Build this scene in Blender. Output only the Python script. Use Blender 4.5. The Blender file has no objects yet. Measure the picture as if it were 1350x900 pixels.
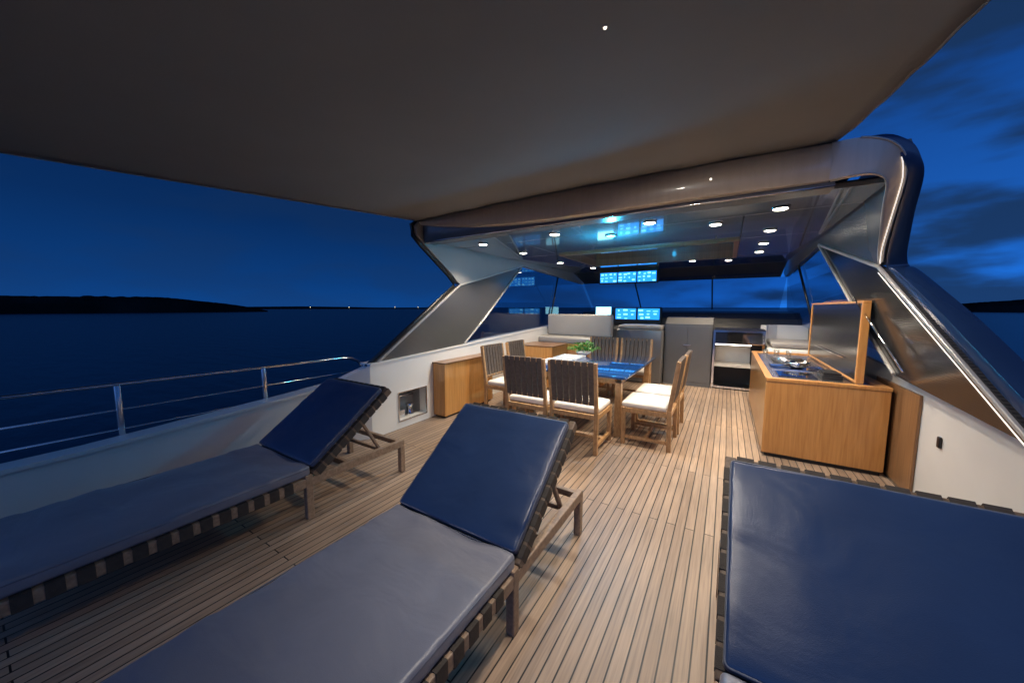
import bpy, bmesh, math, random
from mathutils import Vector, Matrix, noise
random.seed(4)
C = bpy.context.scene.collection
R = math.radians
sc = bpy.context.scene
sc.view_settings.view_transform = 'Standard'
sc.view_settings.look = 'None'
sc.view_settings.exposure = 0

# ---------------------------------------------------------------- materials
def newmat(name):
    m = bpy.data.materials.new(name); m.use_nodes = True
    nt = m.node_tree
    return m, nt, nt.nodes['Principled BSDF']
def N(nt, t, **kw):
    n = nt.nodes.new(t)
    for k, v in kw.items(): setattr(n, k, v)
    return n
def mat(name, col, rough=.5, metal=0, var=.15, nscale=6, bump=0, bscale=80, stretch=(1,1,1), spec=.5, coat=0, crease=0, sheen=0):
    m, nt, p = newmat(name)
    tc = N(nt, 'ShaderNodeTexCoord'); mp = N(nt, 'ShaderNodeMapping'); mp.inputs['Scale'].default_value = stretch
    nt.links.new(tc.outputs['Object'], mp.inputs['Vector'])
    nz = N(nt, 'ShaderNodeTexNoise'); nz.inputs['Scale'].default_value = nscale; nz.inputs['Detail'].default_value = 5
    nt.links.new(mp.outputs['Vector'], nz.inputs['Vector'])
    cr = N(nt, 'ShaderNodeValToRGB')
    cr.color_ramp.elements[0].position = .3; cr.color_ramp.elements[1].position = .7
    cr.color_ramp.elements[0].color = (*[c*(1-var) for c in col], 1)
    cr.color_ramp.elements[1].color = (*[min(1, c*(1+var)) for c in col], 1)
    nt.links.new(nz.outputs['Fac'], cr.inputs['Fac']); nt.links.new(cr.outputs['Color'], p.inputs['Base Color'])
    p.inputs['Roughness'].default_value = rough; p.inputs['Metallic'].default_value = metal
    p.inputs['Specular IOR Level'].default_value = spec
    p.inputs['Coat Weight'].default_value = coat
    if sheen: p.inputs['Sheen Weight'].default_value = sheen; p.inputs['Sheen Roughness'].default_value = .4
    last = None
    if crease:
        mc = N(nt, 'ShaderNodeMapping'); mc.inputs['Scale'].default_value = (1, 1.7, 1); nt.links.new(tc.outputs['Object'], mc.inputs['Vector'])
        nc = N(nt, 'ShaderNodeTexNoise'); nc.inputs['Scale'].default_value = 3.2; nc.inputs['Detail'].default_value = 3; nc.inputs['Roughness'].default_value = .45; nc.inputs['Distortion'].default_value = .5
        nt.links.new(mc.outputs['Vector'], nc.inputs['Vector'])
        bc = N(nt, 'ShaderNodeBump'); bc.inputs['Strength'].default_value = crease; bc.inputs['Distance'].default_value = .035
        nt.links.new(nc.outputs['Fac'], bc.inputs['Height']); last = bc
    if bump:
        nb = N(nt, 'ShaderNodeTexNoise'); nb.inputs['Scale'].default_value = bscale; nb.inputs['Detail'].default_value = 4
        nt.links.new(mp.outputs['Vector'], nb.inputs['Vector'])
        b = N(nt, 'ShaderNodeBump'); b.inputs['Strength'].default_value = bump; b.inputs['Distance'].default_value = .01
        if last: nt.links.new(last.outputs['Normal'], b.inputs['Normal'])
        nt.links.new(nb.outputs['Fac'], b.inputs['Height']); last = b
    if last: nt.links.new(last.outputs['Normal'], p.inputs['Normal'])
    return m
def emis(name, col, s):
    m, nt, p = newmat(name)
    p.inputs['Base Color'].default_value = (*col, 1)
    p.inputs['Emission Color'].default_value = (*col, 1); p.inputs['Emission Strength'].default_value = s
    return m
def glass(name, tint, refl_rough=.03):
    m = bpy.data.materials.new(name); m.use_nodes = True; nt = m.node_tree; nt.nodes.clear()
    out = N(nt, 'ShaderNodeOutputMaterial'); mx = N(nt, 'ShaderNodeMixShader'); fr = N(nt, 'ShaderNodeLayerWeight')
    tr = N(nt, 'ShaderNodeBsdfTransparent'); gl = N(nt, 'ShaderNodeBsdfGlossy')
    tr.inputs['Color'].default_value = (*tint, 1); gl.inputs['Roughness'].default_value = refl_rough
    fr.inputs['Blend'].default_value = .5
    pw = N(nt, 'ShaderNodeMath', operation='POWER'); pw.inputs[1].default_value = 4; nt.links.new(fr.outputs['Facing'], pw.inputs[0])
    ma = N(nt, 'ShaderNodeMath', operation='MULTIPLY_ADD'); ma.inputs[1].default_value = .7; ma.inputs[2].default_value = .12; nt.links.new(pw.outputs[0], ma.inputs[0])
    nt.links.new(ma.outputs[0], mx.inputs[0]); nt.links.new(tr.outputs[0], mx.inputs[1]); nt.links.new(gl.outputs[0], mx.inputs[2])
    nt.links.new(mx.outputs[0], out.inputs[0])
    return m
def wood(name, a, b, stretch, rough=.4, coat=0):
    m, nt, p = newmat(name)
    tc = N(nt, 'ShaderNodeTexCoord'); mp = N(nt, 'ShaderNodeMapping'); mp.inputs['Scale'].default_value = stretch
    nt.links.new(tc.outputs['Object'], mp.inputs['Vector'])
    nz = N(nt, 'ShaderNodeTexNoise'); nz.inputs['Scale'].default_value = 3; nz.inputs['Detail'].default_value = 8; nz.inputs['Distortion'].default_value = .6
    nt.links.new(mp.outputs['Vector'], nz.inputs['Vector'])
    cr = N(nt, 'ShaderNodeValToRGB'); cr.color_ramp.elements[0].position = .3; cr.color_ramp.elements[1].position = .72
    cr.color_ramp.elements[0].color = (*a, 1); cr.color_ramp.elements[1].color = (*b, 1)
    nt.links.new(nz.outputs['Fac'], cr.inputs['Fac']); nt.links.new(cr.outputs['Color'], p.inputs['Base Color'])
    p.inputs['Roughness'].default_value = rough; p.inputs['Coat Weight'].default_value = coat
    bp = N(nt, 'ShaderNodeBump'); bp.inputs['Strength'].default_value = .15; bp.inputs['Distance'].default_value = .005
    nt.links.new(nz.outputs['Fac'], bp.inputs['Height']); nt.links.new(bp.outputs['Normal'], p.inputs['Normal'])
    return m

def deck_mat():
    m, nt, p = newmat('teak_planks')
    tc = N(nt, 'ShaderNodeTexCoord'); mp = N(nt, 'ShaderNodeMapping'); mp.inputs['Rotation'].default_value = (0, 0, R(90))
    nt.links.new(tc.outputs['Object'], mp.inputs['Vector'])
    br = N(nt, 'ShaderNodeTexBrick'); br.offset = .37; br.offset_frequency = 2; br.squash = 1
    br.inputs['Scale'].default_value = 1; br.inputs['Brick Width'].default_value = 2.6; br.inputs['Row Height'].default_value = .060
    br.inputs['Mortar Size'].default_value = .0038; br.inputs['Mortar Smooth'].default_value = .15; br.inputs['Bias'].default_value = 0
    br.inputs['Color1'].default_value = (.37, .265, .19, 1); br.inputs['Color2'].default_value = (.265, .183, .128, 1)
    br.inputs['Mortar'].default_value = (.014, .011, .010, 1)
    nt.links.new(mp.outputs['Vector'], br.inputs['Vector'])
    m2 = N(nt, 'ShaderNodeMapping'); m2.inputs['Scale'].default_value = (45, 1.6, 1)
    nt.links.new(tc.outputs['Object'], m2.inputs['Vector'])
    g = N(nt, 'ShaderNodeTexNoise'); g.inputs['Scale'].default_value = 2; g.inputs['Detail'].default_value = 7
    nt.links.new(m2.outputs['Vector'], g.inputs['Vector'])
    w = N(nt, 'ShaderNodeTexNoise'); w.inputs['Scale'].default_value = .9; w.inputs['Detail'].default_value = 4
    nt.links.new(tc.outputs['Object'], w.inputs['Vector'])
    a1 = N(nt, 'ShaderNodeMapRange'); a1.inputs[1].default_value = .25; a1.inputs[2].default_value = .75; a1.inputs[3].default_value = .70; a1.inputs[4].default_value = 1.24
    nt.links.new(g.outputs['Fac'], a1.inputs[0])
    a2 = N(nt, 'ShaderNodeMapRange'); a2.inputs[1].default_value = .3; a2.inputs[2].default_value = .7; a2.inputs[3].default_value = .72; a2.inputs[4].default_value = 1.12
    nt.links.new(w.outputs['Fac'], a2.inputs[0])
    mu = N(nt, 'ShaderNodeMath', operation='MULTIPLY'); nt.links.new(a1.outputs[0], mu.inputs[0]); nt.links.new(a2.outputs[0], mu.inputs[1])
    vm = N(nt, 'ShaderNodeVectorMath', operation='SCALE'); nt.links.new(br.outputs['Color'], vm.inputs[0]); nt.links.new(mu.outputs[0], vm.inputs['Scale'])
    nt.links.new(vm.outputs[0], p.inputs['Base Color'])
    rr = N(nt, 'ShaderNodeMapRange'); rr.inputs[3].default_value = .36; rr.inputs[4].default_value = .58; nt.links.new(w.outputs['Fac'], rr.inputs[0]); nt.links.new(rr.outputs[0], p.inputs['Roughness'])
    p.inputs['Specular IOR Level'].default_value = .4
    bp = N(nt, 'ShaderNodeBump'); bp.inputs['Strength'].default_value = .5; bp.inputs['Distance'].default_value = .004; bp.invert = True
    nt.links.new(br.outputs['Fac'], bp.inputs['Height']); nt.links.new(bp.outputs['Normal'], p.inputs['Normal'])
    return m

def louvre_mat(name, a, bcol):
    m, nt, p = newmat(name)
    tc = N(nt, 'ShaderNodeTexCoord')
    w = N(nt, 'ShaderNodeTexWave', wave_type='BANDS', bands_direction='Z'); w.inputs['Scale'].default_value = 20; w.inputs['Distortion'].default_value = 0
    nt.links.new(tc.outputs['Object'], w.inputs['Vector'])
    cr = N(nt, 'ShaderNodeValToRGB'); cr.color_ramp.elements[0].color = (*a, 1); cr.color_ramp.elements[1].color = (*bcol, 1)
    nt.links.new(w.outputs['Fac'], cr.inputs['Fac']); nt.links.new(cr.outputs['Color'], p.inputs['Base Color'])
    p.inputs['Roughness'].default_value = .16; p.inputs['Metallic'].default_value = .2
    bp = N(nt, 'ShaderNodeBump'); bp.inputs['Strength'].default_value = .05; bp.inputs['Distance'].default_value = .003
    nt.links.new(w.outputs['Fac'], bp.inputs['Height']); nt.links.new(bp.outputs['Normal'], p.inputs['Normal'])
    return m

M = {}
M['deck'] = deck_mat()
M['teak'] = wood('weathered_teak', (.16, .095, .055), (.30, .19, .115), (14, 14, 14), .5)
M['teakdark'] = wood('brown_teak_frame', (.17, .11, .07), (.31, .21, .14), (14, 14, 14), .5)
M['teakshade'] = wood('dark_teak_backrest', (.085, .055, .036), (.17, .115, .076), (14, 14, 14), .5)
M['teakwarm'] = wood('warm_teak_chair', (.28, .15, .06), (.50, .29, .135), (16, 16, 6), .42)
M['oak'] = wood('honey_veneer', (.42, .185, .05), (.58, .285, .088), (16, 16, .8), .32, .25)
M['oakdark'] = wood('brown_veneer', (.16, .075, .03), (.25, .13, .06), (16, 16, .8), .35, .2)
M['beamwood'] = wood('bronze_beige_veneer', (.50, .40, .31), (.56, .455, .36), (7, 3, .7), .3, .4)
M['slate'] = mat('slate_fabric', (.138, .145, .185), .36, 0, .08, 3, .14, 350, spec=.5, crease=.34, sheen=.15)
M['slateskylit'] = mat('skylit_slate_fabric', (.014, .034, .092), .33, 0, .1, 3, .14, 350, spec=.55, crease=.24, sheen=.12)  # slate backrest fabric with blue sky light put into its colour
M['piping'] = mat('piping_cord', (.09, .10, .13), .6, 0, .08, 9)
M['strap'] = mat('woven_strap', (.030, .023, .019), .7, 0, .25, 40, .3, 300)
M['chairstrap'] = mat('taupe_chair_strap', (.085, .062, .048), .65, 0, .25, 40, .3, 300)
M['cream'] = mat('cream_cushion', (.64, .58, .51), .8, 0, .06, 5, .2, 300)
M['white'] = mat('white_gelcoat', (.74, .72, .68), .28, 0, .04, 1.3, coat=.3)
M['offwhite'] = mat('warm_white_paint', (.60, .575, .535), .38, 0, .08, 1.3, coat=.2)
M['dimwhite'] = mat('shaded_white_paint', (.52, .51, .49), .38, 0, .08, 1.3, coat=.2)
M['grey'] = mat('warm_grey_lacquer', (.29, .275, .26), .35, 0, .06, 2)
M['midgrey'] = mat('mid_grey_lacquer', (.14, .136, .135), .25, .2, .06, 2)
M['dash'] = mat('dark_dash', (.035, .036, .04), .4, 0, .1, 2)
M['silver'] = mat('pale_grey_lacquer', (.42, .40, .38), .3, .2, .06, 1.5, coat=.2)
M['black'] = mat('black_trim', (.008, .008, .009), .4, 0, .1, 8)
M['shell'] = mat('midnight_blue_gelcoat', (.012, .030, .085), .22, 0, .1, 1.5, coat=.25)
M['steel'] = mat('brushed_steel', (.70, .70, .71), .25, 1, .06, 60, stretch=(1, 12, 1))
M['chrome'] = mat('polished_steel', (.72, .72, .74), .1, 1, .03, 4)
M['ceil'] = mat('gloss_ceiling_panel', (.19, .185, .182), .08, 0, .06, 2, coat=1)
M['ceildark'] = mat('dark_gloss_ceiling_panel', (.06, .06, .062), .06, 0, .06, 2, coat=1)
M['canvas'] = mat('taupe_canvas', (.235, .222, .212), .85, 0, .05, 1.2, .25, 420, spec=.2)
M['tabletop'] = mat('gloss_tabletop', (.012, .05, .16), .06, 0, .2, 3, coat=1)  # blue dusk reflection put into the base colour of the dark top
M['darkglass'] = mat('dark_glass', (.014, .014, .015), .07, 0, .1, 3, coat=1)
M['lidglass'] = mat('smoked_lid_panel', (.020, .020, .022), .2, 0, .1, 3, spec=.45)
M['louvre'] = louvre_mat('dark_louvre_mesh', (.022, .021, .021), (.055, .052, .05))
M['louvrelit'] = louvre_mat('lit_louvre_mesh', (.07, .067, .064), (.115, .11, .104))  # port copy of the dark louvre, brighter light put into its colour
M['glass'] = glass('tinted_glass', (.62, .70, .78))
M['clear'] = glass('clear_glass', (.95, .96, .96))
M['leaf'] = mat('fresh_leaf', (.09, .26, .04), .5, 0, .4, 30)
M['ceramic'] = mat('white_ceramic', (.78, .77, .75), .25, 0, .03, 3)
M['led'] = emis('warm_led', (1, .92, .82), .9)
M['lens'] = emis('lamp_lens', (1, .9, .74), 30)
M['lenssmall'] = emis('small_lamp_lens', (1, .9, .74), 1.6)
M['lensblue'] = emis('blue_lamp_lens', (.08, .6, 1), 16)
M['shore'] = emis('shore_lamp_glow', (1, .82, .5), 3)
M['screen'] = emis('blue_screen', (.012, .18, .6), 2.6)
M['screentile'] = emis('screen_tile', (.2, .65, .95), 2.4)
M['screenw'] = emis('bright_screen', (.35, .85, 1), 2.6)
M['land'] = mat('dark_wooded_land', (.008, .011, .012), .95, 0, .4, .02, spec=0)

# ---------------------------------------------------------------- geometry helpers
def bm_(): return bmesh.new()
def box(bm, x0, x1, y0, y1, z0, z1, bev=0, seg=2, T=None):
    g = bmesh.ops.create_cube(bm, size=1)
    vs = g['verts']
    for v in vs:
        v.co = Vector(((x0+x1)/2+v.co.x*(x1-x0), (y0+y1)/2+v.co.y*(y1-y0), (z0+z1)/2+v.co.z*(z1-z0)))
    if bev:
        es = list({e for v in vs for e in v.link_edges})
        r = bmesh.ops.bevel(bm, geom=es, offset=bev, segments=seg, affect='EDGES', profile=.5)
        vs = list({v for f in r['faces'] for v in f.verts} | {v for v in vs if v.is_valid})
    if T is not None:
        for v in vs: v.co = T @ v.co
    return vs
def bar(bm, p0, p1, w, d, bev=.004):
    p0 = Vector(p0); p1 = Vector(p1); L = (p1-p0).length; z = (p1-p0)/L
    up = Vector((1, 0, 0)) if abs(z.x) < .9 else Vector((0, 0, 1))
    y = z.cross(up).normalized(); x = y.cross(z)
    Mx = Matrix((x, y, z)).transposed().to_4x4(); Mx.translation = p0
    box(bm, -w/2, w/2, -d/2, d/2, 0, L, bev, 1, Mx)
def tube(bm, pts, r, n=8, cap=True):
    pts = [Vector(p) for p in pts]; rings = []
    for i, p in enumerate(pts):
        t = (pts[min(i+1, len(pts)-1)]-pts[max(i-1, 0)]).normalized()
        a = Vector((0, 0, 1)) if abs(t.z) < .9 else Vector((1, 0, 0))
        u = t.cross(a).normalized(); v = u.cross(t)
        rings.append([bm.verts.new(p+u*math.cos(k*2*math.pi/n)*r+v*math.sin(k*2*math.pi/n)*r) for k in range(n)])
    for a, b in zip(rings, rings[1:]):
        for k in range(n): bm.faces.new((a[k], a[(k+1) % n], b[(k+1) % n], b[k]))
    if cap: bm.faces.new(rings[0][::-1]); bm.faces.new(rings[-1])
def solid(bm, A, B):
    va = [bm.verts.new(p) for p in A]; vb = [bm.verts.new(p) for p in B]; n = len(A)
    bm.faces.new(va); bm.faces.new(vb[::-1])
    for i in range(n): bm.faces.new((va[i], vb[i], vb[(i+1) % n], va[(i+1) % n]))
    bmesh.ops.recalc_face_normals(bm, faces=bm.faces[:])
def lathe(bm, prof, c=(0, 0, 0), n=24):
    rings = [[bm.verts.new((c[0]+r*math.cos(2*math.pi*k/n), c[1]+r*math.sin(2*math.pi*k/n), c[2]+z)) for k in range(n)] for r, z in prof]
    for a, b in zip(rings, rings[1:]):
        for k in range(n): bm.faces.new((a[k], a[(k+1) % n], b[(k+1) % n], b[k]))
    bm.faces.new(rings[0][::-1]); bm.faces.new(rings[-1])
def catmull(P, k=5):
    P = [Vector(p) for p in P]; out = []
    for i in range(len(P)-1):
        a, b, c, d = P[max(i-1, 0)], P[i], P[i+1], P[min(i+2, len(P)-1)]
        for j in range(k):
            t = j/k
            out.append(.5*((2*b)+(c-a)*t+(2*a-5*b+4*c-d)*t*t+(3*b-a-3*c+d)*t**3))
    out.append(P[-1].copy())
    return out
def cushion(bm, x0, x1, y0, y1, z0, z1, r=.028, cell=.05, amp=.006, seed=0, puff=.012, T=None):
    def line(a, b):
        n = max(2, int((b-a-2*r)/cell)); o = [a, a+.3*r, a+.65*r]
        o += [a+r+(b-a-2*r)*i/n for i in range(n+1)] + [b-.65*r, b-.3*r, b]
        return o
    xs, ys, zs = line(x0, x1), line(y0, y1), [z0, z0+.3*r, z0+.65*r, z0+r, z1-r, z1-.65*r, z1-.3*r, z1]
    cache = {}
    def V(x, y, z):
        k = (round(x, 5), round(y, 5), round(z, 5))
        if k in cache: return cache[k]
        p = Vector((x, y, z)); q = Vector((min(max(x, x0+r), x1-r), min(max(y, y0+r), y1-r), min(max(z, z0+r), z1-r)))
        d = p-q
        if d.length > 1e-6: p = q+d.normalized()*r
        if z > (z0+z1)/2:
            u = (x-x0)/(x1-x0)*2-1; v = (y-y0)/(y1-y0)*2-1
            fx = 1-abs(u)**4; fy = 1-abs(v)**6
            p.z += puff*fx*fy
            e = max(abs(u)**3, abs(v)**5)
            p.z += amp*noise.noise(Vector((x*5+seed, y*3.2, seed)))*(.6+.6*e)
            p.z += amp*.9*noise.noise(Vector((x*4+seed, y*17, seed+3)))*e
            p.x += .004*noise.noise(Vector((seed, y*9, 1)))*abs(u)
        cache[k] = bm.verts.new(T @ p if T is not None else p)
        return cache[k]
    def quad(f, A, B):
        for i in range(len(A)-1):
            for j in range(len(B)-1):
                bm.faces.new((f(A[i], B[j]), f(A[i+1], B[j]), f(A[i+1], B[j+1]), f(A[i], B[j+1])))
    quad(lambda a, b: V(a, b, z1), xs, ys); quad(lambda a, b: V(b, a, z0), ys, xs)
    quad(lambda a, b: V(a, y0, b), xs, zs); quad(lambda a, b: V(b, y1, a), zs, xs)
    quad(lambda a, b: V(x0, b, a), zs, ys); quad(lambda a, b: V(x1, a, b), ys, zs)
    bmesh.ops.recalc_face_normals(bm, faces=bm.faces[:])
def loft(bm, rings):
    vr = [[bm.verts.new(p) for p in r] for r in rings]
    for a, b in zip(vr, vr[1:]):
        for i in range(len(a)-1): bm.faces.new((a[i], a[i+1], b[i+1], b[i]))

def origin(o):
    v = Vector((0, 0, 0))
    while o is not None: v += o.location; o = o.parent
    return v
def obj(name, bm, m, parent=None, smooth=False, label=None, m2=None):
    if parent is not None: bmesh.ops.translate(bm, verts=bm.verts[:], vec=-origin(parent))
    me = bpy.data.meshes.new(name); bm.to_mesh(me); bm.free()
    me.materials.append(m)
    if m2: me.materials.append(m2)
    if smooth:
        for p in me.polygons: p.use_smooth = True
    o = bpy.data.objects.new(name, me); C.objects.link(o); o.parent = parent
    if label: o['label'] = label
    return o
def sauto(o, ang=35):
    for p in o.data.polygons: p.use_smooth = True
    o.data.set_sharp_from_angle(angle=R(ang))
    return o
def tubes(name, paths, r, m, parent, n=8):
    for p in paths:
        b = bm_(); tube(b, p, r, n); obj(name, b, m, parent, True)
def boxes(name, qs, m, parent, bev=0):
    for q in qs:
        b = bm_(); box(b, *q, bev); obj(name, b, m, parent)
def thing(name, label, cat, loc=(0, 0, 0), group=None):
    o = bpy.data.objects.new(name, None); C.objects.link(o); o.location = loc; o.empty_display_size = .1
    o['label'] = label; o['category'] = cat
    if group: o['group'] = group
    return o
def tag(o, label, cat, group=None):
    o['label'] = label; o['category'] = cat
    if group: o['group'] = group
    return o
def struct(name, bm, m, label=None, cat=None):
    o = obj(name, bm, m); o['kind'] = 'structure'
    if label: o['label'] = label
    if cat: o['category'] = cat
    return o
def dup(root, loc, rz, label, group):
    r = root.copy(); C.objects.link(r); r.location = loc; r.rotation_euler = (0, 0, rz); r['label'] = label; r['group'] = group
    for ch in list(root.children):
        c = ch.copy(); C.objects.link(c); c.parent = r
        for g in list(ch.children):
            d = g.copy(); C.objects.link(d); d.parent = c
    return r

XL = -3.52
def XS(s, z): return XL if s < 0 else 1.27-.2*(z-.87)
def side_prism(bm, pts, s, th, inset=0):
    A = [(XS(s, z)-s*inset, y, z) for y, z in pts]; B = [(XS(s, z)+s*th, y, z) for y, z in pts]
    solid(bm, A, B)

# ---------------------------------------------------------------- setting
b = bm_(); box(b, -3.95, 1.6, -2.2, 10.4, -.06, 0); struct('deck', b, M['deck'])
b = bm_()
pl = [(-3.97, -2.2), (-3.97, 10), (-3.2, 14), (-1.2, 18), (.8, 14), (1.62, 10), (1.62, -2.2)]
solid(b, [(x, y, -.07) for x, y in pl], [(-1.2+(x+1.2)*.85, y*.97, -6.2) for x, y in pl]); struct('hull', b, M['shell'])
def water_mat():
    m, nt, p = newmat('dark_sea')
    p.inputs['Base Color'].default_value = (.0018, .008, .026, 1); p.inputs['Roughness'].default_value = .30; p.inputs['Specular IOR Level'].default_value = .3
    tc = N(nt, 'ShaderNodeTexCoord'); nz = N(nt, 'ShaderNodeTexNoise'); nz.inputs['Scale'].default_value = .35; nz.inputs['Detail'].default_value = 6
    mp = N(nt, 'ShaderNodeMapping'); mp.inputs['Scale'].default_value = (.5, 1.4, 1)
    nt.links.new(tc.outputs['Object'], mp.inputs['Vector']); nt.links.new(mp.outputs['Vector'], nz.inputs['Vector'])
    bp = N(nt, 'ShaderNodeBump'); bp.inputs['Strength'].default_value = .35; bp.inputs['Distance'].default_value = .5
    nt.links.new(nz.outputs['Fac'], bp.inputs['Height']); nt.links.new(bp.outputs['Normal'], p.inputs['Normal'])
    return m
b = bm_(); bmesh.ops.create_grid(b, x_segments=8, y_segments=8, size=9000); bmesh.ops.translate(b, verts=b.verts[:], vec=(0, 0, -6)); struct('sea', b, water_mat())
b = bm_()
def land(az0, az1, R0, hf, n=140):
    rings = []
    for j, (dr, f) in enumerate(((0, 0), (6, .55), (25, .85), (60, 1), (200, .2))):
        ring = []
        for i in range(n+1):
            t = i/n; az = R(az0+(az1-az0)*t); rr = R0+dr
            h = hf(t)*f*(1+.10*noise.noise(Vector((t*7, 1.3, az0)))+.04*noise.noise(Vector((t*60, j, 2)))+.03*noise.noise(Vector((t*190, j, 5))))
            ring.append((rr*math.sin(az), rr*math.cos(az), -6.2+h))
        rings.append(ring)
    loft(b, rings)
land(-102, -67, 700, lambda t: (22.5 if t < .55 else 22.5*(1-((t-.55)/.45)**2.4)+1.5))
land(-70, -40, 1700, lambda t: 9+3*math.sin(t*7))
land(17, 34, 900, lambda t: 9+12*min(1, t*2.2))
struct('hills', b, M['land'])

# world : deep dusk sky, unseen afterglow added astern as blue fill, clouds to starboard
w = bpy.data.worlds.new('World'); sc.world = w; w.use_nodes = True; nt = w.node_tree
bg = nt.nodes['Background']
tc = N(nt, 'ShaderNodeTexCoord'); sp = N(nt, 'ShaderNodeSeparateXYZ'); nt.links.new(tc.outputs['Generated'], sp.inputs[0])
cr = N(nt, 'ShaderNodeValToRGB'); el = cr.color_ramp.elements
el[0].position = 0; el[0].color = (.0045, .058, .25, 1); el[1].position = 1; el[1].color = (.001, .006, .035, 1)
for ps, cc in ((.06, (.0035, .044, .195, 1)), (.2, (.0027, .026, .115, 1)), (.45, (.0017, .013, .06, 1))):
    e = el.new(ps); e.color = cc
nt.links.new(sp.outputs['Z'], cr.inputs[0])
def dotf(v, lo, hi, a, bb):
    d = N(nt, 'ShaderNodeVectorMath', operation='DOT_PRODUCT'); nt.links.new(tc.outputs['Generated'], d.inputs[0]); d.inputs[1].default_value = Vector(v).normalized()
    m = N(nt, 'ShaderNodeMapRange'); m.interpolation_type = 'SMOOTHSTEP'
    m.inputs[1].default_value = lo; m.inputs[2].default_value = hi; m.inputs[3].default_value = a; m.inputs[4].default_value = bb
    nt.links.new(d.outputs['Value'], m.inputs[0]); return m.outputs[0]
right = dotf((.6, .8, .12), .4, 1, 1, 3.8)
v1 = N(nt, 'ShaderNodeVectorMath', operation='SCALE'); nt.links.new(cr.outputs[0], v1.inputs[0]); nt.links.new(right, v1.inputs['Scale'])
aft = dotf((.1, -1, .12), .1, 1, 0, 1)
v2 = N(nt, 'ShaderNodeVectorMath', operation='SCALE'); v2.inputs[0].default_value = (.14, .32, .86); nt.links.new(aft, v2.inputs['Scale'])
ad = N(nt, 'ShaderNodeVectorMath', operation='ADD'); nt.links.new(v1.outputs[0], ad.inputs[0]); nt.links.new(v2.outputs[0], ad.inputs[1])
mp = N(nt, 'ShaderNodeMapping'); mp.inputs['Scale'].default_value = (2.2, 2.2, 7.5); mp.inputs['Location'].default_value = (.35, .2, .1); nt.links.new(tc.outputs['Generated'], mp.inputs[0])
nz = N(nt, 'ShaderNodeTexNoise'); nz.inputs['Scale'].default_value = 1.5; nz.inputs['Detail'].default_value = 5; nz.inputs['Roughness'].default_value = .48; nt.links.new(mp.outputs[0], nz.inputs['Vector'])
cm = N(nt, 'ShaderNodeMapRange'); cm.interpolation_type = 'SMOOTHSTEP'; cm.inputs[1].default_value = .42; cm.inputs[2].default_value = .60; cm.inputs[3].default_value = 0; cm.inputs[4].default_value = .92
nt.links.new(nz.outputs['Fac'], cm.inputs[0])
rm = dotf((.6, .8, 0), .3, .95, .25, 1)
mm = N(nt, 'ShaderNodeMath', operation='MULTIPLY'); nt.links.new(cm.outputs[0], mm.inputs[0]); nt.links.new(rm, mm.inputs[1])
mx = N(nt, 'ShaderNodeMix', data_type='RGBA'); nt.links.new(mm.outputs[0], mx.inputs[0]); nt.links.new(ad.outputs[0], mx.inputs[6]); mx.inputs[7].default_value = (.010, .032, .09, 1)
nt.links.new(mx.outputs[2], bg.inputs['Color']); bg.inputs['Strength'].default_value = 1

# ---------------------------------------------------------------- bulwarks, walls, rail
t = thing('bulwark', 'low white bulwark along the port deck edge behind the left lounger', 'bulwark', (-3.89, 0, 0))
b = bm_(); A = [(-2.2, 0), (2.55, 0), (2.55, .66), (1.8, .60), (.4, .51), (-2.2, .45)]
solid(b, [(-3.84, y, z) for y, z in A], [(-3.96, y, z) for y, z in A]); obj('panel', b, M['offwhite'], t)
b = bm_(); T = [(-2.2, .45), (.4, .51), (1.8, .60), (2.55, .66)]
solid(b, [(-3.81, y, z+.002) for y, z in T]+[(-3.81, y, z+.03) for y, z in T[::-1]], [(-3.99, y, z+.002) for y, z in T]+[(-3.99, y, z+.03) for y, z in T[::-1]]); obj('capping', b, M['offwhite'], t)

def topz(y): return .87+(y-2.5)*.0465
t = thing('side_wall', 'white port side wall with a storage niche beside the tall wooden cabinet', 'wall', (-3.56, 2.5, 0))
b = bm_()
def wseg(y0, y1, z0, z1, s=-1):
    x0, x1 = (-3.5, -3.62) if s < 0 else (1.34, 1.46)
    zz1 = [z1(y0) if callable(z1) else z1, z1(y1) if callable(z1) else z1]
    solid(b, [(x0, y0, z0), (x0, y1, z0), (x0, y1, zz1[1]), (x0, y0, zz1[0])], [(x1, y0, z0), (x1, y1, z0), (x1, y1, zz1[1]), (x1, y0, zz1[0])])
wseg(2.5, 2.9, 0, topz); wseg(2.9, 3.36, 0, .1); wseg(2.9, 3.36, .46, topz); wseg(3.36, 9.6, 0, topz)
solid(b, [(-3.84, 2.0, 0), (-3.5, 2.5, 0), (-3.5, 2.5, .87), (-3.84, 2.0, .62)], [(-3.93, 2.05, 0), (-3.62, 2.52, 0), (-3.62, 2.52, .87), (-3.93, 2.05, .62)])
bmesh.ops.remove_doubles(b, verts=b.verts[:], dist=.0005)
obj('panel', b, M['white'], t)
b = bm_(); box(b, -3.79, -3.625, 2.88, 3.38, .06, .085); box(b, -3.79, -3.625, 2.88, 3.38, .475, .50); box(b, -3.79, -3.77, 2.88, 3.38, .085, .475)
box(b, -3.77, -3.625, 2.88, 2.895, .085, .475); box(b, -3.77, -3.625, 3.365, 3.38, .085, .475); obj('niche_liner', b, M['grey'], t)
b = bm_()
for z0, z1, y0, y1 in ((.088, .1, 2.885, 3.375), (.46, .472, 2.885, 3.375), (.1, .46, 2.885, 2.9), (.1, .46, 3.36, 3.375)): box(b, -3.505, -3.488, y0, y1, z0, z1)
obj('niche_frame', b, M['steel'], t)
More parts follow.
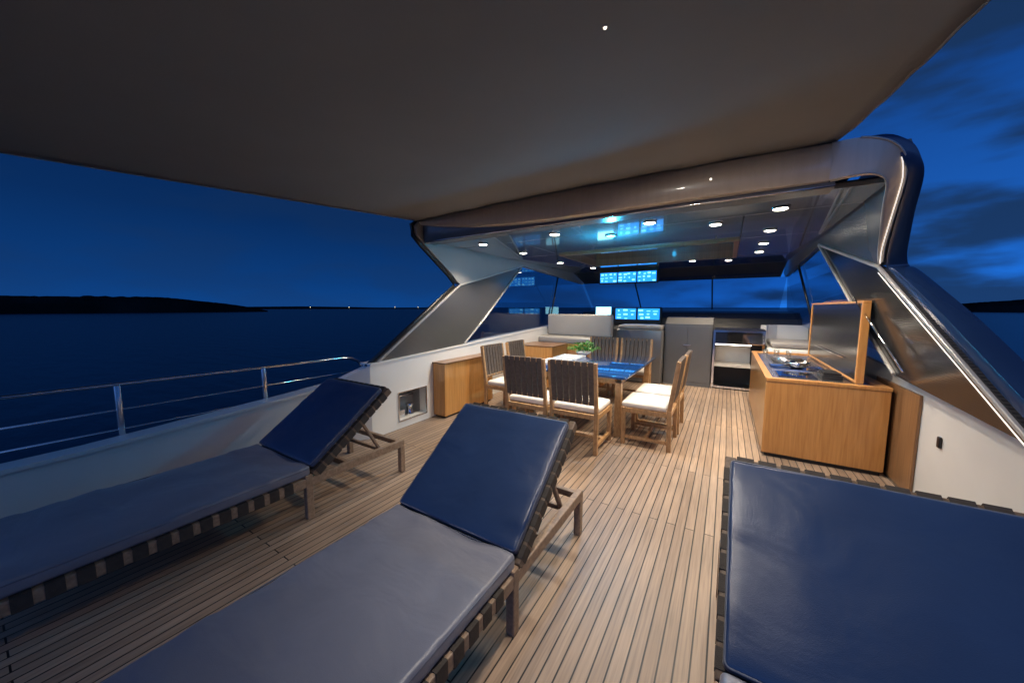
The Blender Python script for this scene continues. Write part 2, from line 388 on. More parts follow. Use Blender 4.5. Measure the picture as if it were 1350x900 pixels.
b = bm_(); lathe(b, [(.055, 0), (.065, .025), (.042, .075), (.042, .115), (.06, .14), (.055, .16)], (-3.65, 3.2, .0855)); sauto(obj('winch', b, M['chrome'], t))
b = bm_(); box(b, -3.74, -3.60, 2.94, 3.08, .0855, .2, .01); obj('fitting_box', b, M['steel'], t)
b = bm_(); tube(b, [(-3.768, 2.98, .38), (-3.68, 2.98, .38), (-3.68, 3.28, .36), (-3.768, 3.28, .36)], .02); obj('pipe', b, M['chrome'], t, True)
b = bm_(); T = [2.5, 9.6]
solid(b, [(-3.49, y, topz(y)+.002) for y in T]+[(-3.49, y, topz(y)+.025) for y in T[::-1]], [(-3.68, y, topz(y)+.002) for y in T]+[(-3.68, y, topz(y)+.025) for y in T[::-1]]); obj('capping', b, M['white'], t)

t = thing('side_wall', 'white starboard side wall outboard of the wooden bar unit', 'wall', (1.4, 2.5, 0))
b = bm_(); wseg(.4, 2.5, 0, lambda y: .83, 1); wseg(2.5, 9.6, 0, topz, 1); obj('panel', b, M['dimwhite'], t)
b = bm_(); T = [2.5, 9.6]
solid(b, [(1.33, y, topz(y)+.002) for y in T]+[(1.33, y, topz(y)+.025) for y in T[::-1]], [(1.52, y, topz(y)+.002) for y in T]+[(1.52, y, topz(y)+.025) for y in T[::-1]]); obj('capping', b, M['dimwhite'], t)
b = bm_(); box(b, 1.322, 1.339, 3.62, 3.66, .55, .63, .006); obj('latch', b, M['black'], t)
b = bm_(); box(b, 1.318, 1.338, 3.96, 4.9, .02, .86, .004); obj('shade_panel', b, M['oakdark'], t)  # brown sheet added to stand for shade on the lower wall

t = thing('guard_rail', 'steel guard rail on the port deck edge above the sea', 'railing', (-4, 0, .5))
b = bm_(); tube(b, [(-4, -2, .99), (-4, .1, .965), (-4, 1.62, .94), (-4, 2.45, .93), (-4, 2.58, .915), (-4, 2.68, .87), (-3.98, 2.74, .78), (-3.96, 2.75, .64)], .017, 10); obj('top_rail', b, M['chrome'], t, True)
for z in (.75, .595):
    b = bm_(); tube(b, [(-4, -2, z+.02), (-4, 1.6, z), (-4, 2.0, z+.01)] if z < .7 else [(-4, -2, z+.02), (-4, 1.6, z), (-3.97, 2.74, z)], .009, 8); obj('guard_wire', b, M['chrome'], t, True)
for y in (-.9, .62, 1.62):
    b = bm_(); box(b, -4.02, -3.985, y-.018, y+.018, .48 if y < 1 else .56, .95, .006); sauto(obj('stanchion', b, M['steel'], t))

# ---------------------------------------------------------------- hardtop
H = thing('hardtop', 'grey hardtop with bronze beige aft beam and swept side wings over the dining area', 'hardtop', (-1.3, 6.4, 0))
b = bm_(); rings = []
for k in range(33):
    u = k/32; x = XL+.02+(.56-XL-.02)*u
    zb = 2.44+.19*max(0, 1-u/.5)**2; zt = 2.69; y0 = 3.33-.08*math.sin(math.pi*u)**.8 if 0 < u < 1 else 3.33
    rings.append([(x, 3.42, zt), (x, y0+.012, zt), (x, y0, zt-.02), (x, y0-.015, (zt+zb)/2), (x, y0, zb+.02), (x, y0+.015, zb), (x, 3.42, zb)])
loft(b, rings); bmesh.ops.recalc_face_normals(b, faces=b.faces[:]); sauto(obj('aft_beam', b, M['beamwood'], H), 50)
b = bm_(); rings = []
for k in range(33):
    u = k/32; x = XL+.03+(.60-XL-.03)*u; zb = 2.437+.17*max(0, 1-u/.5)**2
    rings.append([(x, 3.385, zb+.03), (x, 3.385, 2.425), (x, 3.40, 2.405), (x, 3.56, 2.40), (x, 3.56, 2.436), (x, 3.44, 2.436), (x, 3.44, zb+.03)])
loft(b, rings); bmesh.ops.recalc_face_normals(b, faces=b.faces[:]); sauto(obj('beam_lip', b, M['midgrey'], H), 40)
b = bm_(); tube(b, [(XL+.05+(.60-XL-.05)*k/12, 3.378, 2.412) for k in range(13)], .007, 6); obj('lip_trim', b, M['chrome'], H, True)
# rounded fairing that carries the beam round into the starboard wing
Tp = catmull([(.555, 3.325, 2.69), (.70, 3.33, 2.69), (.80, 3.34, 2.665), (.88, 3.36, 2.62), (.935, 3.39, 2.55), (.96, 3.43, 2.46), (.972, 3.49, 2.38), (1.0, 3.72, 2.20), (1.03, 3.95, 2.02), (1.06, 4.07, 1.92)])
Bp = catmull([(.555, 3.325, 2.44), (.66, 3.33, 2.45), (.745, 3.345, 2.455), (.815, 3.38, 2.445), (.865, 3.43, 2.415), (.89, 3.50, 2.36), (.905, 3.58, 2.28), (.96, 3.80, 2.12), (1.01, 4.00, 1.98), (1.05, 4.11, 1.905)])
def sh(P, dx, dy): return [(p[0]+dx, p[1]+dy, p[2]) for p in P]
b = bm_(); loft(b, [Tp, Bp, sh(Bp, .02, .06), sh(Tp, .03, .06), Tp]); bmesh.ops.recalc_face_normals(b, faces=b.faces[:]); sauto(obj('corner_fairing', b, M['beamwood'], H), 45)
tubes('fairing_trim', [sh(Tp[5:], 0, -.004), sh(Bp[5:], 0, -.004)], .006, M['silver'], H, 6)
cx0, cx1 = -3.46, XS(1, 2.45)-.03
cqs = [(cx0, cx1, 3.57, 4.12, 0), (cx0, -2.47, 4.13, 5.43, 0), (.09, cx1, 4.13, 5.43, 0), (-2.46, .08, 4.13, 5.43, 0), (cx0, -2.47, 5.44, 7.198, 0), (.09, cx1, 5.44, 7.198, 0), (cx0, cx1, 7.268, 8.6, 1)]
for q in cqs:
    b = bm_(); box(b, *q[:4], 2.432, 2.47, .003, 1); obj('ceiling_panel', b, M['ceildark'] if q[4] else M['ceil'], H)
b = bm_(); solid(b, [(cx0, 8.602, 2.43), (cx0, 9.45, 2.2), (cx0, 9.45, 2.25), (cx0, 8.602, 2.48)], [(cx1, 8.602, 2.43), (cx1, 9.45, 2.2), (cx1, 9.45, 2.25), (cx1, 8.602, 2.48)])
obj('ceiling_panel', b, M['ceildark'], H)
b = bm_(); box(b, cx0, cx1, 3.57, 5.43, 2.472, 2.48); obj('ceiling_backing', b, M['black'], H)
b = bm_()
for q in ((-2.46, -2.4, 5.44, 7.26), (.02, .08, 5.44, 7.26), (-2.4, .02, 5.44, 5.5), (-2.4, .02, 7.2, 7.26)): box(b, *q, 2.405, 2.55)
sr = obj('sunroof_frame', b, M['oakdark'], H)
b = bm_(); box(b, -2.4, .02, 5.5, 7.2, 2.535, 2.55); obj('sunroof_panel', b, M['darkglass'], sr)
b = bm_(); box(b, XL-.02, XS(1, 2.7)-.12, 3.43, 9.3, 2.56, 2.74, .05, 3); sauto(obj('roof_shell', b, M['shell'], H))
upper = [(3.36, 2.70), (3.27, 2.60), (3.30, 2.50), (3.42, 2.40), (3.95, 2.05), (4.10, 1.93), (4.16, 1.90), (6.05, 2.37), (9.5, 2.2), (9.6, 2.3), (8.6, 2.6)]
upperR = [(3.50, 2.68), (3.45, 2.55), (3.52, 2.40), (3.97, 2.05), (4.10, 1.93), (4.16, 1.90), (6.05, 2.37), (9.5, 2.2), (9.6, 2.3), (8.6, 2.6)]
lower = [(2.55, .88), (4.08, 1.87), (4.16, 1.895), (6.05, 2.365), (4.77, 1.36), (4.2, .965), (3.2, .915)]
for s in (-1, 1):
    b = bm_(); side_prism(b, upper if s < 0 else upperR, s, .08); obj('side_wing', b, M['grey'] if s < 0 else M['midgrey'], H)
    b = bm_(); side_prism(b, lower, s, .03); sp_ = obj('side_panel', b, M['louvrelit'] if s < 0 else M['louvre'], H)
    def fl(pts, d=.012): return [(XS(s, z)-s*d, y, z) for y, z in pts]
    for a, c in (((2.62, .90), (4.13, 1.885)), ((4.13, 1.885), (6.03, 2.36)), ((6.03, 2.355), (4.76, 1.36)), ((4.76, 1.36), (4.22, .98))):
        b = bm_(); bar(b, fl([a])[0], fl([c])[0], .022, .026, .004); obj('panel_frame', b, M['silver'], sp_)
    b = bm_()
    f = b.faces.new([b.verts.new((XS(s, z)+s*.03, y, z)) for y, z in [(4.3, .99), (4.8, 1.36), (6.1, 2.35), (9.45, 2.19), (10.35, 1.5), (9.6, 1.24)]]); sg = obj('side_glass', b, M['glass'], H)
    tubes('window_post', [[(XS(s, p[1]), *p), (XS(s, q[1]), *q)] for p, q in (((7.3, 1.11), (7.75, 2.27)),)], .018, M['black'], sg)
    edge = [(3.38, 2.73), (3.25, 2.62), (3.27, 2.49), (3.40, 2.385), (3.93, 2.03), (4.06, 1.92), (4.05, 1.86), (3.4, 1.44), (2.5, .855)]
    if s < 0:
        b = bm_(); tube(b, [(XS(s, z)+s*.05, y, z) for y, z in edge], .028, 10); obj('edge_trim', b, M['black'], H, True)
    else:
        tubes('light_strip', [[(p[0]-.014, p[1]+.0, p[2]-.012) for p in Tp[20:]], [(XS(s, z)-s*.012, y+.1, z-.02) for y, z in edge[6:]]], .0035, M['led'], H, 6)
        tubes('grab_rail', [[(XS(s, z)-.05, y+.75, z-.1) for y, z in ((3.95, 1.75), (3.5, 1.46), (3.05, 1.16))]], .009, M['chrome'], H)
# outer shell on the starboard side
E4 = [(5.2, 2.74, .62, .12), (4.4, 2.74, .62, .12), (3.6, 2.72, .66, .14), (3.44, 2.70, .74, .12), (3.40, 2.62, .86, .10), (3.41, 2.52, .93, .085), (3.47, 2.42, .975, .08), (3.70, 2.24, 1.01, .09), (3.95, 2.04, 1.05, .11), (4.06, 1.94, 1.075, .12), (4.08, 1.87, 1.09, .13), (3.95, 1.78, 1.108, .14), (3.4, 1.42, 1.18, .15), (2.9, 1.09, 1.246, .15), (2.5, .84, 1.29, .15), (1.9, .5, 1.29, .15), (1.2, .2, 1.29, .15)]
yzx = catmull([(y, z, x) for y, z, x, d in E4]); dd = catmull([(d, i, 0) for i, (y, z, x, d) in enumerate(E4)])
rings = []
for fx, fo in ((.0, 0), (.02, .8), (.06, .98), (.2, 1.05), (.55, 1.15), (.90, 1.08), (.98, .9), (1.02, .2), (1.04, -1.5)):
    ring = []
    for i, p in enumerate(yzx):
        y, z, x = p; dx = dd[i].x; q = dd[i].y
        off = .018 if q < 10 else .018+.062*min(1, (q-10)/2)
        p0 = yzx[max(i-1, 0)]; p1 = yzx[min(i+1, len(yzx)-1)]; d = Vector((p1.x-p0.x, p1.y-p0.y)).normalized(); n = Vector((d.y, -d.x))
        ring.append((x+dx*fx, y+n.x*off*fo, z+n.y*off*fo))
    rings.append(ring)
b = bm_(); loft(b, rings); bmesh.ops.recalc_face_normals(b, faces=b.faces[:]); sauto(obj('outer_shell', b, M['shell'], H), 38)
b = bm_(); x0, x1 = XL+.03, XS(1, 1.9)-.03
b.faces.new([b.verts.new(p) for p in [(x0, 9.46, 2.2), (x1, 9.46, 2.2), (x1, 10.36, 1.5), (x0, 10.36, 1.5)]]); ws = obj('windscreen', b, M['glass'], H)
for x in (-2.1, -.35):
    b = bm_(); bar(b, (x, 9.44, 2.2), (x, 10.34, 1.5), .03, .03); obj('window_post', b, M['dash'], ws)

# canopy ------------------------------------------------------------
b = bm_(); n = 44; vv = []
for i in range(n+1):
    row = []
    for j in range(n+1):
        u, v = i/n, j/n
        y = 3.29+.08*abs(2*u-1)**2-4.65*v
        xl = XL-.02+.02*math.sin(math.pi*v); xr = .57+.5*v**.7*.75+.08*math.sin(math.pi*v)
        zl = 2.69-.40*v; zr = 2.70+.02*v
        z = zl+(zr-zl)*u-.05*math.sin(math.pi*u)*math.sin(math.pi*v)+.006*noise.noise(Vector((u*6, v*2, 0)))
        z += .012*math.exp(-v*9)*math.sin(u*46)*.4 + .005*math.exp(-(1-u)*20)*math.sin(v*90)
        row.append(b.verts.new((xl+(xr-xl)*u, y, z)))
    vv.append(row)
for i in range(n):
    for j in range(n): b.faces.new((vv[i][j], vv[i+1][j], vv[i+1][j+1], vv[i][j+1]))
eL = [r.co.copy() for r in vv[0]]; eR = [r.co.copy() for r in vv[n]]
t = thing('canopy', 'large taupe canvas awning stretched over the loungers from the hardtop beam', 'awning', (-1.3, 1, 2.5))
ob = obj('canvas', b, M['canvas'], t, True)
md = ob.modifiers.new('thick', 'SOLIDIFY'); md.thickness = .006; md.offset = 1
tubes('hem', [eL, eR], .010, M['canvas'], t)
# ---------------------------------------------------------------- lamps
def lamp(x, y, z, label, watts, col=(1, .84, .64), blue=False, size=132, name='ceiling_spotlight', cat='spotlight', rad=.066, group='spotlights in the hardtop ceiling', light='SPOT', tilt=0, blend=.7, roll=0):
    t = thing(name, label, cat, (x, y, z), group)
    b = bm_(); k = rad/.055
    lathe(b, [(.055*k, -.004), (.062*k, -.012), (.055*k, -.016), (.046*k, -.010)], (x, y, z), 20); obj('bezel', b, M['chrome'], t, True)
    b = bm_(); lathe(b, [(.045*k, -.0135), (.03*k, -.019), (.012*k, -.021)], (x, y, z), 16); obj('lens', b, M['lensblue' if blue else ('lens' if rad > .03 else 'lenssmall')], t, True)
    l = bpy.data.lights.new('lamp', light); l.energy = watts; l.color = col; l.shadow_soft_size = .05
    if light == 'SPOT': l.spot_size = R(size); l.spot_blend = blend
    o = bpy.data.objects.new('lamp', l); C.objects.link(o); o.parent = t; o.location = (0, 0, -.03 if light == 'SPOT' else -.3); o.rotation_euler = (R(tilt), R(roll), 0)
P = 136
lamp(-2.95, 3.98, 2.431, 'recessed spotlight nearest the port wing in the aft row', P)
lamp(-1.82, 3.9, 2.431, 'recessed spotlight second from the left in the aft ceiling row', P)
lamp(-.74, 3.9, 2.431, 'recessed spotlight above the right chairs in the aft ceiling row', P)
lamp(.35, 3.96, 2.431, 'largest looking recessed spotlight, at the right end of the aft row', P)
lamp(-2.86, 4.95, 2.431, 'recessed spotlight on the port side behind the aft row', P*.8)
lamp(-1.27, 4.34, 2.431, 'blue glowing recessed spotlight above the dining table', 70, (.03, .5, 1), True, light='POINT')
lamp(-.16, 4.34, 2.431, 'recessed spotlight between the blue lamp and the starboard row', P*.6)
lamp(.36, 5.0, 2.431, 'second recessed spotlight of the row above the bar unit', P)
lamp(.37, 5.95, 2.431, 'third recessed spotlight of the row above the bar unit', P)
lamp(.37, 6.8, 2.431, 'farthest recessed spotlight of the row above the bar unit', P)
lamp(-.62, 7.45, 2.431, 'recessed spotlight forward of the sunroof above the grey locker', P*.6)
lamp(-.04, 7.7, 2.431, 'recessed spotlight forward of the sunroof above the glass fronted cabinet', P*.6)
lamp(-2.86, 6.4, 2.431, 'recessed spotlight on the port side beside the sunroof', P)
lamp(-2.6, 7.6, 2.431, 'recessed spotlight above the grey helm sofa', P*.6)
t = thing('beam_lamp', 'tiny round lamp fixed on the bronze beige aft beam of the hardtop', 'lamp', (-.17, 3.31, 2.56))
b = bm_(); tube(b, [(-.17, 3.31, 2.56), (-.17, 3.262, 2.56)], .014, 16); obj('housing', b, M['beamwood'], t, True)
b = bm_(); tube(b, [(-.17, 3.261, 2.56), (-.17, 3.256, 2.56)], .009, 14); obj('lens', b, M['lenssmall'], t, True)
l = bpy.data.lights.new('lamp', 'SPOT'); l.energy = 90; l.color = (1, .86, .7); l.shadow_soft_size = .04; l.spot_size = R(100); l.spot_blend = .9
o = bpy.data.objects.new('lamp', l); C.objects.link(o); o.parent = t; o.location = (0, -.09, 0); o.rotation_euler = (R(-38), 0, 0)
lamp(-.45, 1.39, 2.615, 'tiny lamp on the underside of the canvas awning', 145, name='awning_lamp', cat='lamp', rad=.009, group=None, size=134, col=(1, .9, .78), tilt=27, blend=.6, roll=-9)

# ---------------------------------------------------------------- sun loungers
def make_lounger(label):
    t = thing('sun_lounger', label, 'sun lounger', (0, 0, 0), 'sun loungers on the aft deck')
    def side(x):
        b = bm_(); box(b, x-.022, x+.022, -1.50, .88, .245, .310, .006); obj('side_rail', b, M['teakdark'], t)
        for y in (-1.43, 0, .855):
            b = bm_(); h = .244 if y != 0 else .33
            bar(b, (x, y, 0), (x, y, h if y != .855 else .30), .046, .05)
            obj('leg', b, M['teakdark'], t)
    side(-.405); side(.405)
    for y, z in ((.855, .275), (-1.48, .275), (.35, .262)):
        b = bm_(); box(b, -.383, .383, y-.02, y+.02, z-.022, z+.022, .005); obj('cross_bar', b, M['teakdark'], t)
    b = bm_(); y = -1.40
    while y < -.05:
        box(b, -.429, .429, y-.029, y+.029, .3105, .3135)
        for x in (-.429, .427): box(b, x, x+.002, y-.029, y+.029, .242, .3105)
        box(b, -.427, -.380, y-.029, y+.029, .242, .2445); box(b, .380, .427, y-.029, y+.029, .242, .2445)
        y += .09
    obj('seat_straps', b, M['strap'], t)
    T = Matrix.Translation((0, .03, .325)) @ Matrix.Rotation(R(35.5), 4, 'X')
    b = bm_()
    for x in (-.405, .405): box(b, x-.022, x+.022, 0, .86, -.045, .012, .006, 2, T)
    for yy in (.84, .02): box(b, -.383, .383, yy-.02, yy+.02, -.045, .012, .006, 2, T)
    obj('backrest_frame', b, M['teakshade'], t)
    b = bm_(); y = .06
    while y < .81:
        box(b, -.429, .429, y-.031, y+.031, .0125, .0155, 0, 1, T)
        for x in (-.429, .427): box(b, x, x+.002, y-.031, y+.031, -.048, .0125, 0, 1, T)
        y += .078
    x = -.351
    while x < .39:
        box(b, x-.031, x+.031, .8605, .8625, -.048, .0185, 0, 1, T); box(b, x-.031, x+.031, .79, .8605, .016, .0185, 0, 1, T); x += .078
    obj('backrest_straps', b, M['strap'], t)
    for x in (-.36, .36):
        b = bm_(); bar(b, (x, .47, .60), (x, .66, .27), .03, .022); obj('prop', b, M['teakdark'], t)
    b = bm_(); bar(b, (-.35, .66, .275), (.35, .66, .275), .03, .03); obj('prop_bar', b, M['teakdark'], t)
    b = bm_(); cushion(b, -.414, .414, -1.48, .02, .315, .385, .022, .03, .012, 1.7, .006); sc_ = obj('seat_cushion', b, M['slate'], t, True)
    b = bm_(); cushion(b, -.408, .408, .03, .81, .0195, .070, .018, .03, .008, 8.1, .005, T); bc = obj('backrest_cushion', b, M['slateskylit'], t, True)
    def rim(x0, x1, y0, y1, z, T=None):
        p = []
        r = .016
        for cx, cy, a in ((x1-r, y1-r, 0), (x0+r, y1-r, 90), (x0+r, y0+r, 180), (x1-r, y0+r, 270)):
            for k in range(4): p.append(Vector((cx+r*math.cos(R(a+30*k)), cy+r*math.sin(R(a+30*k)), z)))
        p.append(p[0].copy())
        return [T @ q for q in p] if T is not None else p
    b = bm_(); tube(b, rim(-.410, .410, -1.476, .016, .374), .004, 6, False); obj('piping', b, M['piping'], sc_, True)
    b = bm_(); tube(b, rim(-.404, .404, .034, .806, .062, T), .004, 6, False); obj('piping', b, M['piping'], bc, True)
    return t
L0 = make_lounger('middle sun lounger of the three, on open deck nearest the two chair backs')
L0.location = (-1.205, 1.29, 0)
dup(L0, (-2.96, 1.27, 0), 0, 'sun lounger beside the white bulwark and guard rail', 'sun loungers on the aft deck')
LR = dup(L0, (.482, 1.20, 0), 0, 'nearest sun lounger in front of the wooden bar unit, seat out of frame', 'sun loungers on the aft deck')
LR.scale = (1.07, 1, 1)

# ---------------------------------------------------------------- dining chairs
def make_chair(label):
    t = thing('dining_chair', label, 'chair', (0, 0, 0), 'strap back dining chairs')
    for x in (-.255, .255):
        b = bm_(); bar(b, (x, .25, 0), (x, .25, .43), .042, .045); obj('leg', b, M['teakwarm'], t)
        b = bm_(); bar(b, (x, -.235, 0), (x, -.225, .45), .042, .045); bar(b, (x, -.225, .44), (x, -.30, .985), .038, .042); obj('leg', b, M['teakwarm'], t)
    b = bm_()
    for x in (-.255, .255): box(b, x-.018, x+.018, -.2, .228, .375, .425)
    for y in (.25, -.228): box(b, -.233, .233, y-.016, y+.016, .376, .424)
    for x in (-.255, .255):
        for y in (.231, -.209): box(b, x-.017 if x > 0 else x+.005, x-.005 if x > 0 else x+.017, y-.006, y+.006, .38, .42)
    obj('seat_frame', b, M['teakwarm'], t)
    for x in (-.255, .255):
        b = bm_(); box(b, x-.016, x+.016, -.21, .228, .075, .11, .004); obj('stretcher', b, M['teakwarm'], t)
    b = bm_(); box(b, -.238, .238, .0, .032, .078, .107, .004); obj('stretcher', b, M['teakwarm'], t)
    for args in (((-.235, -.299, .965), (.235, -.299, .965), .04, .03), ((-.235, -.24, .545), (.235, -.24, .545), .035, .028)):
        b = bm_(); bar(b, *args); obj('back_rail', b, M['teakwarm'], t)
    b = bm_()
    for k in range(7):
        x = -.213+k*.071
        pts = [(-.257, .53), (-.264, .58), (-.318, .95), (-.318, .99), (-.28, .992), (-.277, .96), (-.228, .58), (-.225, .53)]
        solid(b, [(x-.028, y, z) for y, z in pts], [(x+.028, y, z) for y, z in pts])
    obj('back_straps', b, M['chairstrap'], t)
    b = bm_(); cushion(b, -.262, .262, -.20, .275, .427, .488, .022, .05, .003, 2.2, .012); obj('seat_cushion', b, M['cream'], t, True)
    return t
G = 'strap back dining chairs'
ch = make_chair('near side dining chair closest to the camera, its back right of the other near chair')
ch.location = (-1.365, 3.68, 0)
for x, y, a, lb in ((-1.955, 3.68, 0, 'near side dining chair left of the nearest one, back to the camera'),
                    (-.70, 4.19, 90, 'dining chair turned sideways with its cream seat facing the right table edge, nearer one'),
                    (-.69, 4.82, 90, 'dining chair on the right table side, behind the nearer sideways one'),
                    (-2.72, 4.28, -90, 'dining chair on the left table side next to the tall wooden cabinet'),
                    (-2.72, 4.95, -90, 'dining chair on the left table side, farther from the tall cabinet front'),
                    (-1.38, 6.22, 180, 'far side dining chair facing the camera, right of the plant'),
                    (-1.98, 6.22, 180, 'far side dining chair facing the camera, behind the plant')):
    dup(ch, (x, y, 0), R(a), lb, G)

# ---------------------------------------------------------------- table and things on it
t = thing('dining_table', 'large dining table with glossy dark top, blue reflection painted in', 'table', (-1.66, 4.97, 0))
b = bm_(); box(b, -2.39, -.95, 4.0, 5.94, .715, .75, .01, 3); sauto(obj('tabletop', b, M['tabletop'], t))
for x in (-2.28, -1.06):
    for y in (4.12, 5.82):
        b = bm_(); bar(b, (x, y, 0), (x, y, .66), .075, .075); obj('leg', b, M['teakwarm'], t)
b = bm_()
for x in (-2.28, -1.06): box(b, x-.02, x+.02, 4.16, 5.78, .64, .714)
for y in (4.12, 5.82): box(b, -2.24, -1.1, y-.02, y+.02, .64, .714)
obj('apron', b, M['teakwarm'], t)
for i, (x, y, lb) in enumerate(((-2.12, 4.6, 'white rectangular tray on the left of the dark table, nearest the chairs'), (-2.1, 5.13, 'white rectangular tray lying just in front of the plant bowl'))):
    b = bm_(); box(b, x-.19, x+.19, y-.22, y+.22, .7505, .757, .003); box(b, x-.19, x-.175, y-.22, y+.22, .757, .775); box(b, x+.175, x+.19, y-.22, y+.22, .757, .775)
    box(b, x-.175, x+.175, y-.22, y-.205, .757, .775); box(b, x-.175, x+.175, y+.205, y+.22, .757, .775)
    tag(obj('serving_tray', b, M['ceramic']), lb, 'tray')
t = thing('potted_plant', 'green leafy plant in a low white bowl on the dining table', 'plant', (-2.02, 5.52, .751))
b = bm_(); lathe(b, [(.06, 0), (.11, .03), (.135, .075), (.128, .078), (.1, .06)], (-2.02, 5.52, .751), 24); obj('bowl', b, M['ceramic'], t, True)
b = bm_()
for k in range(260):
    a = random.uniform(0, 6.283); el_ = random.uniform(.05, 1.35); r0 = random.uniform(.05, .27)
    p = Vector((-2.02, 5.52, .82))+Vector((math.cos(a)*math.cos(el_)*r0, math.sin(a)*math.cos(el_)*r0, math.sin(el_)*r0*.55))
    d = Vector((math.cos(a), math.sin(a), random.uniform(-.3, .7))).normalized(); s = d.cross(Vector((random.uniform(-.4, .4), random.uniform(-.4, .4), 1))).normalized()
    L = random.uniform(.04, .085); wd = L*.32; up = s.cross(d)*.01
    vs = [b.verts.new(q) for q in (p, p+d*L*.5+s*wd+up, p+d*L, p+d*L*.5-s*wd+up)]
    b.faces.new(vs)
obj('foliage', b, M['leaf'], t)

# ---------------------------------------------------------------- cabinets
t = thing('cabinet', 'tall honey wood cabinet against the port wall left of the chairs', 'cabinet', (-3.38, 4.0, 0))
b = bm_(); box(b, -3.49, -3.27, 3.5, 4.65, .03, .765, .006); obj('body', b, M['oak'], t)
b = bm_(); box(b, -3.495, -3.255, 3.49, 4.66, .767, .785, .004); obj('top', b, M['oakdark'], t)
b = bm_(); box(b, -3.48, -3.3, 3.53, 4.62, 0, .03); obj('plinth', b, M['black'], t)
t = thing('sideboard', 'low honey wood sideboard behind the left table side under the helm sofa', 'cabinet', (-3.1, 6, 0))
b = bm_(); box(b, -3.49, -2.75, 5.85, 6.55, .03, .80, .006); obj('body', b, M['oak'], t)
b = bm_(); box(b, -3.495, -2.74, 5.84, 6.56, .802, .82, .004); obj('top', b, M['oakdark'], t)

t = thing('bar_unit', 'honey wood bar unit with open dark lid on the starboard side', 'bar unit', (.83, 5.6, 0))
b = bm_(); box(b, .372, 1.285, 4.37, 6.95, .04, .795, .006); obj('body', b, M['oak'], t)
b = bm_(); box(b, .40, 1.27, 4.40, 6.92, 0, .04); obj('plinth', b, M['black'], t)
b = bm_()
for q in ((.368, 1.289, 4.365, 4.43), (.368, 1.289, 6.9, 6.955), (.368, .43, 4.43, 6.9), (1.2, 1.289, 4.43, 6.9)): box(b, *q, .797, .83, .003, 1)
obj('worktop_rim', b, M['oak'], t)
b = bm_(); box(b, .43, 1.2, 4.43, 6.9, .796, .812); obj('worktop', b, M['steel'], t)
b = bm_(); box(b, .54, .94, 5.75, 6.3, .813, .82, .003); hob = obj('grill_plate', b, M['darkglass'], t)
for k in range(6):
    b = bm_(); tube(b, [(.56, 5.8+k*.09, .828), (.92, 5.8+k*.09, .828)], .006, 6); obj('grill_bar', b, M['steel'], hob, True)
b = bm_(); box(b, .50, .82, 4.62, 4.98, .813, .822, .003); obj('hob', b, M['darkglass'], t)
b = bm_(); box(b, .50, .98, 5.15, 5.51, .8125, .815)
for q in ((.48, .50, 5.13, 5.53), (.98, 1.0, 5.13, 5.53), (.50, .98, 5.13, 5.15), (.50, .98, 5.51, 5.53)): box(b, *q, .8125, .826, .003, 1)
obj('sink', b, M['chrome'], t)
b = bm_()
for q in ((4.44, 6.75, 1.585, 1.61), (4.44, 6.75, .832, .855), (4.44, 4.475, .855, 1.585), (6.715, 6.75, .855, 1.585)): box(b, 1.055, 1.115, *q, .004, 1)
ld = obj('lid_frame', b, M['oak'], t)
b = bm_(); box(b, 1.064, 1.108, 4.475, 6.715, .855, 1.585); obj('lid_panel', b, M['lidglass'], ld)
b = bm_(); box(b, 1.052, 1.063, 4.9, 6.3, 1.02, 1.03); obj('lid_handle', b, M['chrome'], ld)
b = bm_(); lathe(b, [(.05, 0), (.10, .03), (.125, .08), (.118, .08), (.092, .034), (.02, .012)], (.74, 5.32, .8155), 28); tag(obj('mixing_bowl', b, M['chrome'], None, True), 'polished steel bowl standing in the sink of the bar unit', 'bowl')
b = bm_(); box(b, .86, 1.02, 4.66, 4.92, .8125, .86, .006); box(b, .87, 1.01, 4.68, 4.9, .8595, .88, .004); tag(obj('black_box', b, M['black']), 'small black box beside the hob on the near end of the bar worktop', 'box')
for x, y, lb in ((.52, 6.5, 'clear tumbler on the far end of the bar worktop, left one'), (.66, 6.55, 'clear tumbler on the far end of the bar worktop, middle one'), (.8, 6.5, 'clear tumbler on the far end of the bar worktop, right one')):
    b = bm_(); lathe(b, [(.03, 0), (.037, .1), (.034, .1), (.027, .008)], (x, y, .8125), 16); tag(obj('tumbler', b, M['clear'], None, True), lb, 'glass', 'tumblers on the bar')

# helm sofa, locker, glass cabinet, bench, dash ----------------------
t = thing('helm_sofa', 'grey upholstered sofa with tall back in front of the port windows', 'sofa', (-2.7, 7, 0))
b = bm_(); box(b, -3.45, -2.0, 6.6, 7.3, .03, .80, .008); obj('base', b, M['oak'], t)
b = bm_(); cushion(b, -3.45, -2.0, 6.6, 7.1, .802, .93, .03, .08, .003, 4, .01); obj('seat_cushion', b, M['grey'], t, True)
b = bm_(); cushion(b, -3.45, -2.0, 7.06, 7.2, .93, 1.40, .04, .08, .003, 2, .0); obj('back_cushion', b, M['grey'], t, True)
t = thing('helm_console', 'low grey console between the helm sofa and the grey locker', 'console', (-1.5, 7.7, 0))
b = bm_(); box(b, -1.98, -1.08, 7.35, 8.0, .0, 1.10, .03, 3); sauto(obj('body', b, M['midgrey'], t))
b = bm_(); cushion(b, -1.95, -1.1, 7.38, 7.95, 1.102, 1.18, .03, .08, .003, 6, .01); obj('cushion', b, M['grey'], t, True)
t = thing('locker', 'wide grey lacquered locker with sloping top beside the steel framed cabinet', 'locker', (-.7, 8, 0))
b = bm_(); A = [(7.6, 0), (8.3, 0), (8.3, 1.34), (7.85, 1.34), (7.6, 1.22)]
solid(b, [(-1.06, y, z) for y, z in A], [(-.23, y, z) for y, z in A]); obj('body', b, M['midgrey'], t)
